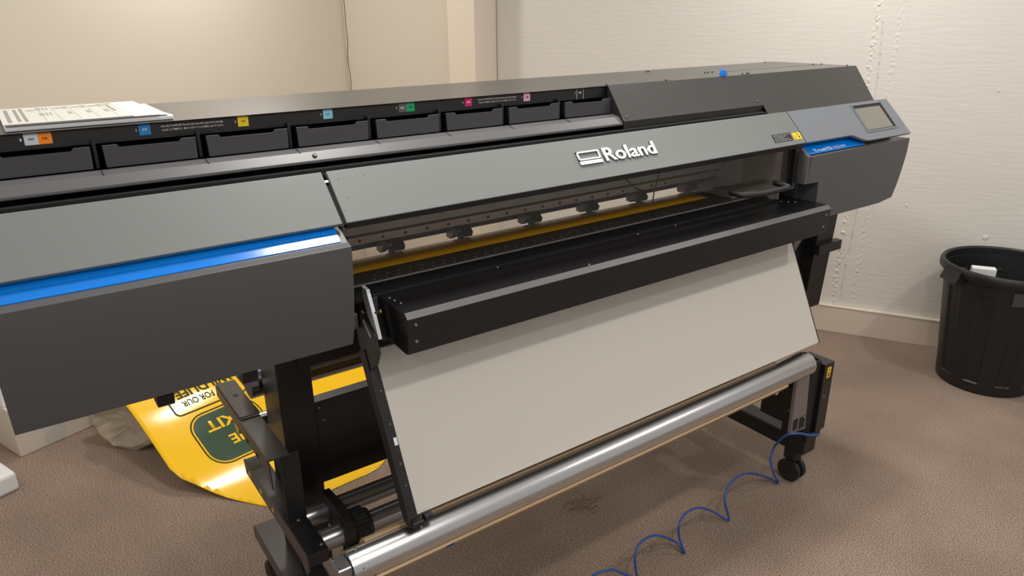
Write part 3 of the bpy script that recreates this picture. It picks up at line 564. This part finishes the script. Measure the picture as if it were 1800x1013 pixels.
# ------------------------------------------------------------------ yellow film threaded through the printer
prof = [(1.5065, 1.0612), (1.560, 1.0612), (1.598, 1.0612), (1.612, 1.0575), (1.640, 1.040), (1.680, 0.985), (1.700, 0.93), (1.705, 0.87)]
bm = bmesh.new(); prev = None; NX = 24
for (y, z) in prof:
    row = [bm.verts.new((0.560 + 1.29 * i / NX, y, z)) for i in range(NX + 1)]
    if prev:
        for i in range(NX): bm.faces.new((prev[i], prev[i + 1], row[i + 1], row[i]))
    prev = row
o = finish('vinyl_film', bm, M['platen_yellow'], None, smooth=True)
sd = o.modifiers.new('thickness', 'SOLIDIFY'); sd.thickness = 0.0006; sd.offset = 1
tag(o, 'yellow film loaded in the printer under the pinch rollers', 'vinyl film')

# ------------------------------------------------------------------ printed yellow sheet on the floor
PH = R(13); SO = Vector((0.30, 2.25)); SA = Vector((math.cos(PH), math.sin(PH))); SB = Vector((-math.sin(PH), math.cos(PH)))
HT = [(-0.3, 0.003), (0, 0.003), (.1, .012), (.2, .04), (.3, .085), (.4, .135), (.5, .185), (.6, .225), (.68, .246), (.76, .255), (.84, .250), (.95, .21), (1.05, .13), (1.15, .03)]
def hgt(b, a=0.3):
    # smooth interpolation of the profile plus gentle folds
    for i in range(len(HT) - 1):
        if HT[i][0] <= b <= HT[i + 1][0]:
            p = [HT[max(i - 1, 0)][1], HT[i][1], HT[i + 1][1], HT[min(i + 2, len(HT) - 1)][1]]; t = (b - HT[i][0]) / (HT[i + 1][0] - HT[i][0])
            z = 0.5 * (2 * p[1] + (-p[0] + p[2]) * t + (2 * p[0] - 5 * p[1] + 4 * p[2] - p[3]) * t * t + (-p[0] + 3 * p[1] - 3 * p[2] + p[3]) * t ** 3); break
    else: z = HT[0][1] if b < 0 else HT[-1][1]
    f = min(1, max(0, (b + 0.05) / 0.2)) * min(1, max(0, (0.75 - b) / 0.15))
    z += f * (0.0010 * math.sin(a * 18 + b * 14) + 0.0020 * noise.noise(Vector((a * 4, b * 5, 2))))
    return max(z, 0.002)
def S(a, b, c=0.0): q = SO + SA * a + SB * b; return Vector((q.x, q.y, hgt(b, a) + c))
def flatpoly(outline, step=0.03, stepa=0.04):
    bm = bmesh.new(); bm.faces.new([bm.verts.new((a, b, 0)) for a, b in outline])
    a0, a1 = min(p[0] for p in outline), max(p[0] for p in outline); b0, b1 = min(p[1] for p in outline), max(p[1] for p in outline)
    for k in range(int(b0 / step) - 1, int(b1 / step) + 2):
        if b0 < k * step < b1: bmesh.ops.bisect_plane(bm, geom=bm.verts[:] + bm.edges[:] + bm.faces[:], plane_co=(0, k * step, 0), plane_no=(0, 1, 0))
    for k in range(int(a0 / stepa) - 1, int(a1 / stepa) + 2):
        if a0 < k * stepa < a1: bmesh.ops.bisect_plane(bm, geom=bm.verts[:] + bm.edges[:] + bm.faces[:], plane_co=(k * stepa, 0, 0), plane_no=(1, 0, 0))
    bmesh.ops.triangulate(bm, faces=bm.faces[:]); return bm
def lay(name, m, parent, outline, lift, step=0.02, stepa=0.03):
    bm = flatpoly(outline, step, stepa)
    for v in bm.verts: v.co = S(v.co.x, v.co.y, lift)
    for f in bm.faces:
        if f.normal.z < 0: f.normal_flip()
    return finish(name, bm, m, parent, smooth=True)
outl = [(0.045, 0.93), (0.045, 0.30), (0.058, 0.25), (0.088, 0.202), (0.14, 0.09), (0.217, -0.068), (0.30, -0.115), (0.42, -0.150), (0.56, -0.172), (0.62, -0.172), (0.667, -0.151), (0.80, -0.06), (1.10, 0.10), (1.45, 0.30), (1.45, 0.93)]
ys = lay('printed_vinyl_sheet', M['yellow_vinyl'], None, outl, 0.0, 0.03, 0.02)
sd = ys.modifiers.new('thickness', 'SOLIDIFY'); sd.thickness = 0.0008; sd.offset = -1
tag(ys, 'glossy yellow printed vinyl sheet draped over the wrapped roll on the carpet', 'vinyl sheet')
def rrect(a0, a1, b0, b1, r, n=6):
    o = []
    for (cx, cy, s) in ((a1 - r, b1 - r, 0), (a0 + r, b1 - r, 90), (a0 + r, b0 + r, 180), (a1 - r, b0 + r, 270)):
        for k in range(n + 1): t = R(s + 90 * k / n); o.append((cx + r * math.cos(t), cy + r * math.sin(t)))
    return o
def ring(name, m, a0, a1, b0, b1, r, wd, lift):
    O = rrect(a0, a1, b0, b1, r, 8); I = rrect(a0 + wd, a1 - wd, b0 + wd, b1 - wd, max(r - wd, 0.004), 8); bm = bmesh.new(); n = len(O)
    for i in range(n):
        k = (i + 1) % n; m_ = max(1, int((Vector(O[k]) - Vector(O[i])).length / 0.02))
        for j in range(m_):
            t0, t1 = j / m_, (j + 1) / m_
            def L(P_, Q_, t): return S(P_[0] + (Q_[0] - P_[0]) * t, P_[1] + (Q_[1] - P_[1]) * t, lift)
            bm.faces.new([bm.verts.new(v) for v in (L(O[i], O[k], t0), L(O[i], O[k], t1), L(I[i], I[k], t1), L(I[i], I[k], t0))])
    return finish(name, bm, m, ys)
ring('panel_border', M['olive_ink'], 0.178, 0.462, 0.218, 0.456, 0.075, 0.0058, 0.0010)
lay('green_panel', M['green_ink'], ys, rrect(0.190, 0.450, 0.230, 0.444, 0.062, 8), 0.0010)['label'] = 'dark green printed panel'
ring('panel_border', M['olive_ink'], 0.170, 0.470, 0.472, 0.640, 0.022, 0.0065, 0.0010)
def sheet_text(t, m, a_end, b0, wd, ht, bold=0.0):
    # reads towards -a with letter tops towards -b (upside down for the viewer)
    return text_on('lettering', t, m, ys, (0, 0, 0), (1, 0, 0), (0, 1, 0), wd, ht, bold=bold, fn=lambda a, b, c: S(a_end + wd - a, b0 + ht - b, 0.0018))
sheet_text('EXIT', M['yellow_vinyl'], 0.236, 0.366, 0.165, 0.046, 0.022)
sheet_text('THE', M['yellow_vinyl'], 0.288, 0.285, 0.125, 0.042, 0.022)
sheet_text('FOR OUR', M['olive_ink'], 0.216, 0.505, 0.128, 0.029, 0.014)
sheet_text('WILDLIFE', M['olive_ink'], 0.212, 0.548, 0.235, 0.040, 0.03)
lay('red_panel', M['red_ink'], ys, rrect(0.482, 0.70, 0.490, 0.590, 0.01), 0.0010)

# ------------------------------------------------------------------ roll wrapped in plastic under the sheet
rl_ = thing('wrapped_roll', 'roll wrapped in crumpled translucent plastic lying under the yellow sheet', 'roll')
c0 = SO + SA * 0.045 + SB * 0.690; c1 = SO + SA * 1.40 + SB * 0.690; rz = 0.118
bm = bmesh.new(); nseg, nr = 48, 16; rings = []
for j in range(nr + 1):
    t = j / nr; c = c0 + (c1 - c0) * t; rg = []
    for i in range(nseg):
        a = 2 * math.pi * i / nseg; r = rz * (1 + 0.04 * noise.noise(Vector((math.cos(a) * 2, math.sin(a) * 2, t * 12))) + (0.10 * noise.noise(Vector((math.cos(a) * 3, math.sin(a) * 3, 5))) if j == 0 else 0))
        q = Vector((c.x, c.y, rz)) + Vector((SB.x, SB.y, 0)) * r * math.cos(a) + Vector((0, 0, 1)) * r * math.sin(a); q += Vector((SA.x, SA.y, 0)) * (-math.cos(a) * rz * 0.60 * max(0, 1 - j / 4)); q.z = max(0.002, q.z); rg.append(bm.verts.new(q))
    rings.append(rg)
for j in range(nr):
    for i in range(nseg): bm.faces.new((rings[j][i], rings[j][(i + 1) % nseg], rings[j + 1][(i + 1) % nseg], rings[j + 1][i]))
ax = Vector((SA.x, SA.y, 0)); cc = Vector((c0.x, c0.y, rz)); prevr = rings[0]
for (f, dep, am) in ((0.86, -0.012, 0.012), (0.70, 0.010, 0.02), (0.5, 0.03, 0.02), (0.25, 0.035, 0.008)):
    rg = []
    for i in range(nseg):
        p0 = rings[0][i].co - cc; q = cc + p0 * f + ax * (dep + am * noise.noise(Vector((i * 0.45, f * 9, 1)))); q.z = max(0.003, q.z); rg.append(bm.verts.new(q))
    for i in range(nseg): bm.faces.new((prevr[i], prevr[(i + 1) % nseg], rg[(i + 1) % nseg], rg[i]))
    prevr = rg
bm.faces.new(prevr); finish('plastic_wrap', bm, M['film'], rl_, smooth=False)
bm = bmesh.new(); a_cyl(bm, cc + ax * 0.16, Vector((c1.x, c1.y, rz)) - ax * 0.02, rz * 0.86, 40); finish('media_core', bm, M['foam'], rl_, smooth=True)

# ------------------------------------------------------------------ cardboard boxes by the left wall
def rotbox(name, m, org, ang, L, D, H, z0=0.0, bev=0.004, parent=None, lean=0):
    mt = Matrix.Translation((org[0], org[1], z0)) @ Matrix.Rotation(ang, 4, 'Z'); bm = bmesh.new(); a_box(bm, 0, L, 0, D, 0, H); bevel(bm, bev)
    o = finish(name, bm, m, parent); 
    o.data.transform(mt); return o
cbx = rotbox('cardboard_box', M['card'], (-0.168, 3.124), R(20.5), 0.36, 0.20, 0.205)
tag(cbx, 'long white cardboard box on the carpet behind the printer', 'box')
bm = bmesh.new()
mt = Matrix.Translation((-0.168, 3.124, 0)) @ Matrix.Rotation(R(20.5), 4, 'Z')
a_box(bm, 0.10, 0.18, -0.0006, 0.0, 0.004, 0.20, mt); finish('packing_tape', bm, M['print'], cbx)
cb2 = rotbox('small_box', M['foam'], (-0.182, 3.17), R(24), 0.30, 0.15, 0.16, 0.2055)
tag(cb2, 'white carton lying on top of the long cardboard box', 'box')
wf = rotbox('foam_block', M['foam'], (-0.62, 2.72), R(20.5), 0.468, 0.165, 0.075, 0.0, 0.012)
tag(wf, 'rounded white foam block on the carpet in front of the cardboard box', 'foam block')

# ------------------------------------------------------------------ papers on the printer's cap
ZC = 1.4422
ft = prism('folded_white_sheet', M['paper'], None, [(1.500, ZC), (1.620, ZC), (1.620, ZC + 0.004), (1.506, ZC + 0.0085), (1.500, ZC + 0.007)], 'x', 0.022, 0.288, 0.0015)
tag(ft, 'thick folded white sheet with rounded front edge, lowest of the papers on the printer', 'paper', 'papers on the printer top')
w1 = bmesh.new(); a_prism(w1, [(1.50, ZC + 0.0092), (1.72, ZC + 0.0092), (1.72, ZC + 0.0100), (1.50, ZC + 0.0100)], 'x', 0.024, 0.279); o = finish('white_sheet', w1, M['paper']); tag(o, 'blank white sheet sticking out to the right under the printed page', 'paper', 'papers on the printer top')
w1 = bmesh.new(); a_prism(w1, [(1.496, ZC + 0.0104), (1.505, ZC + 0.0104), (1.78, ZC + 0.0104), (1.78, ZC + 0.0114), (1.496, ZC + 0.0114)], 'x', 0.023, 0.266); o = finish('white_sheet', w1, M['paper']); tag(o, 'blank white sheet directly beneath the printed page, reaching furthest back', 'paper', 'papers on the printer top')
ps = bmesh.new(); a_prism(ps, [(1.494, ZC + 0.0120), (1.77, ZC + 0.0120), (1.77, ZC + 0.0126), (1.494, ZC + 0.0126)], 'x', 0.021, 0.221); pso = finish('printed_sheet', ps, M['print']); tag(pso, 'off-white page with grey printed table, topmost of the papers on the printer', 'paper', 'papers on the printer top')
zt = ZC + 0.0128
def flat(name, m, parent, x0, x1, y0, y1, z): return quad(name, m, parent, [(x0, y0, z), (x1, y0, z), (x1, y1, z), (x0, y1, z)], 0.0002)
bm = bmesh.new()
for (x0, x1, y0, y1) in ((0.030, 0.036, 1.52, 1.74), (0.045, 0.050, 1.53, 1.74), (0.055, 0.060, 1.52, 1.75), (0.066, 0.080, 1.70, 1.71), (0.0865, 0.0868, 1.51, 1.76), (0.109, 0.1093, 1.51, 1.76), (0.139, 0.1393, 1.51, 1.76), (0.169, 0.1693, 1.51, 1.76), (0.199, 0.1993, 1.51, 1.76), (0.112, 0.127, 1.715, 1.725), (0.142, 0.158, 1.715, 1.725), (0.173, 0.188, 1.715, 1.725), (0.202, 0.215, 1.735, 1.745), (0.204, 0.208, 1.60, 1.72)):
    a_box(bm, x0, x1, y0, y1, zt, zt + 0.0002)
for x0 in (0.083, 0.088, 0.094, 0.100, 0.129, 0.133, 0.160, 0.164, 0.190, 0.194): 
    for y0 in (1.60, 1.70): a_box(bm, x0, x0 + 0.0018, y0, y0 + 0.045, zt, zt + 0.0002)
finish('printed_table', bm, M['ink_grey'], pso)

# little blue plastic cap on the printer
bt = thing('blue_connector_clip', 'tiny bright blue plastic clip standing on the printer top', 'clip')
bm = bmesh.new(); a_cyl(bm, (1.842, 1.4860, 1.4415), (1.842, 1.4860, 1.4550), 0.0075, 12, 0.0085)
for k in range(6): a_ = k * math.pi / 3; a_box(bm, -0.002, 0.002, 0.006, 0.0115, 0, 0.009, Matrix.Translation((1.842, 1.4860, 1.4435)) @ Matrix.Rotation(a_, 4, 'Z'))
finish('clip_body', bm, M['blue_plastic'], bt)
bm = bmesh.new(); a_box(bm, 1.8335, 1.8405, 1.482, 1.490, 1.4545, 1.4610); a_box(bm, 1.8435, 1.8505, 1.482, 1.490, 1.4545, 1.4590); bevel(bm, 0.001); finish('clip_prongs', bm, M['blue_plastic'], bt)

# ------------------------------------------------------------------ blue coiled cable along the printer front
cab = [(2.168, 1.186, 0.217), (2.10, 1.185, 0.243), (2.05, 1.195, 0.262), (2.02, 1.215, 0.258), (2.03, 1.245, 0.22), (2.055, 1.275, 0.175), (2.070, 1.290, 0.15), (2.049, 1.285, 0.11), (2.052, 1.268, 0.06), (2.078, 1.259, 0.010), (2.063, 1.283, 0.02), (2.01, 1.304, 0.05), (1.926, 1.299, 0.09), (1.829, 1.275, 0.12), (1.77, 1.257, 0.11), (1.749, 1.242, 0.08), (1.765, 1.236, 0.03), (1.766, 1.232, 0.008), (1.748, 1.265, 0.02), (1.708, 1.276, 0.05), (1.641, 1.271, 0.09), (1.557, 1.248, 0.12), (1.507, 1.228, 0.11), (1.511, 1.225, 0.06), (1.523, 1.21, 0.008), (1.528, 1.248, 0.02), (1.475, 1.264, 0.06), (1.42, 1.262, 0.09), (1.347, 1.241, 0.11), (1.313, 1.224, 0.09), (1.318, 1.22, 0.03), (1.321, 1.215, 0.008), (1.29, 1.225, 0.03), (1.232, 1.228, 0.08), (1.189, 1.227, 0.1), (1.155, 1.231, 0.1), (1.145, 1.255, 0.05), (1.123, 1.24, 0.006), (1.06, 1.20, 0.006), (0.95, 1.10, 0.006)]
o = tube('coiled_cable', M['cable'], None, cab, 0.0040, 10, 8); tag(o, 'thin blue coiled cable looping over the carpet below the take-up tube', 'cable')
# lint on the carpet
bm = bmesh.new()
for k in range(26):
    c = Vector((1.435 + random.uniform(-0.04, 0.045), 1.60 + random.uniform(-0.035, 0.035), 0.004)); pts = [c]
    d = Vector((random.uniform(-1, 1), random.uniform(-1, 1), 0)).normalized()
    for j in range(6):
        d = (d + Vector((random.uniform(-.7, .7), random.uniform(-.7, .7), random.uniform(-.3, .35)))).normalized(); c = c + d * 0.009; c.z = max(0.002, min(0.018, c.z)); pts.append(c.copy())
    a_tube(bm, pts, 0.0009, 5)
a_box(bm, 1.43, 1.47, 1.562, 1.568, 0.001, 0.005)
o = finish('lint_tangle', bm, M['lint']); tag(o, 'small tangle of pale thread and lint on the carpet under the printer', 'lint'); o['kind'] = 'stuff'

# ------------------------------------------------------------------ bin
BX, BY = 3.56, 1.205
bn = thing('rubbish_bin', 'tall round black plastic bin with ribbed sides beside the back wall', 'bin')
bm = bmesh.new(); seg = 160; prof = []
def rad(z): return 0.192 + (0.252 - 0.192) * z / 0.57
zs = [0.006, 0.02, 0.05, 0.055, 0.15, 0.25, 0.35, 0.44, 0.47, 0.475, 0.49, 0.535]
rings = []
for z in zs:
    rg = []
    for i in range(seg):
        a = 2 * math.pi * i / seg; k = (i % 16); rib = 0.008 if (0.05 < z < 0.474 and k in (0, 1, 2, 3, 4, 5, 6)) else 0.0
        if z == 0.47 and False: rib = 0
        r = rad(z) - rib; rg.append(bm.verts.new((BX + r * math.cos(a), BY + r * math.sin(a), z)))
    rings.append(rg)
for j in range(len(zs) - 1):
    for i in range(seg): bm.faces.new((rings[j][i], rings[j][(i + 1) % seg], rings[j + 1][(i + 1) % seg], rings[j + 1][i]))
bm.faces.new(rings[0][::-1])
inner = [[bm.verts.new((BX + (rad(z) - 0.009) * math.cos(2 * math.pi * i / seg), BY + (rad(z) - 0.009) * math.sin(2 * math.pi * i / seg), z)) for i in range(seg)] for z in (0.535, 0.3, 0.02)]
pr_ = rings[-1]
for rg in inner:
    for i in range(seg): bm.faces.new((pr_[i], pr_[(i + 1) % seg], rg[(i + 1) % seg], rg[i]))
    pr_ = rg
bm.faces.new(pr_); finish('bin_body', bm, M['bin'], bn, smooth=True)
bm = bmesh.new(); pf = [(0.250, 0.532), (0.262, 0.531), (0.268, 0.540), (0.268, 0.562), (0.262, 0.572), (0.254, 0.573), (0.247, 0.566), (0.245, 0.53)]; rings = []
for i in range(96):
    a = 2 * math.pi * i / 96; rings.append([bm.verts.new((BX + r * math.cos(a), BY + r * math.sin(a), z)) for r, z in pf])
for i in range(96):
    for k in range(8): bm.faces.new((rings[i][k], rings[i][(k + 1) % 8], rings[(i + 1) % 96][(k + 1) % 8], rings[(i + 1) % 96][k]))
finish('bin_rim', bm, M['bin'], bn, smooth=True)
for ang in (152, 332):
    bm = bmesh.new(); a_prism(bm, [(0.262, 0.555), (0.274, 0.520), (0.286, 0.505), (0.289, 0.510), (0.279, 0.530), (0.270, 0.560)], 'x', -0.05, 0.05)
    for v in bm.verts: x, y, z = v.co; v.co = (y, x, z)
    a_prism(bm, [(0.244, 0.500), (0.284, 0.503), (0.266, 0.550), (0.244, 0.550)], 'y', -0.050, -0.046); a_prism(bm, [(0.244, 0.500), (0.284, 0.503), (0.266, 0.550), (0.244, 0.550)], 'y', 0.046, 0.050)
    bmesh.ops.transform(bm, matrix=Matrix.Translation((BX, BY, 0)) @ Matrix.Rotation(R(ang), 4, 'Z'), verts=bm.verts[:]); finish('bin_handle', bm, M['bin'], bn)
bm = bmesh.new(); a_box(bm, 0.238, 0.250, -0.06, 0.06, 0.455, 0.515, Matrix.Translation((BX, BY, 0)) @ Matrix.Rotation(R(222), 4, 'Z')); bevel(bm, 0.003); finish('bin_plaque', bm, M['tray'], bn)
for k in range(9):
    bm = bmesh.new(); a_prism(bm, [(-0.013, 0.475), (0.013, 0.475), (0.008, 0.467), (-0.008, 0.467)], 'y', 0.226, 0.233)
    bmesh.ops.transform(bm, matrix=Matrix.Translation((BX, BY, 0)) @ Matrix.Rotation(R(-62 + k * 13), 4, 'Z'), verts=bm.verts[:]); finish('vent_slot', bm, M['tray'], bn)
mt = Matrix.Translation((3.555, 1.300, 0.035)) @ Matrix.Rotation(R(-58), 4, 'Z') 
bm = bmesh.new(); a_box(bm, -0.048, 0.048, -0.022, 0.022, 0.0, 0.492, mt); bevel(bm, 0.004); o = finish('white_carton', bm, M['foam'])
tag(o, 'white carton end sticking up inside the black bin', 'carton')
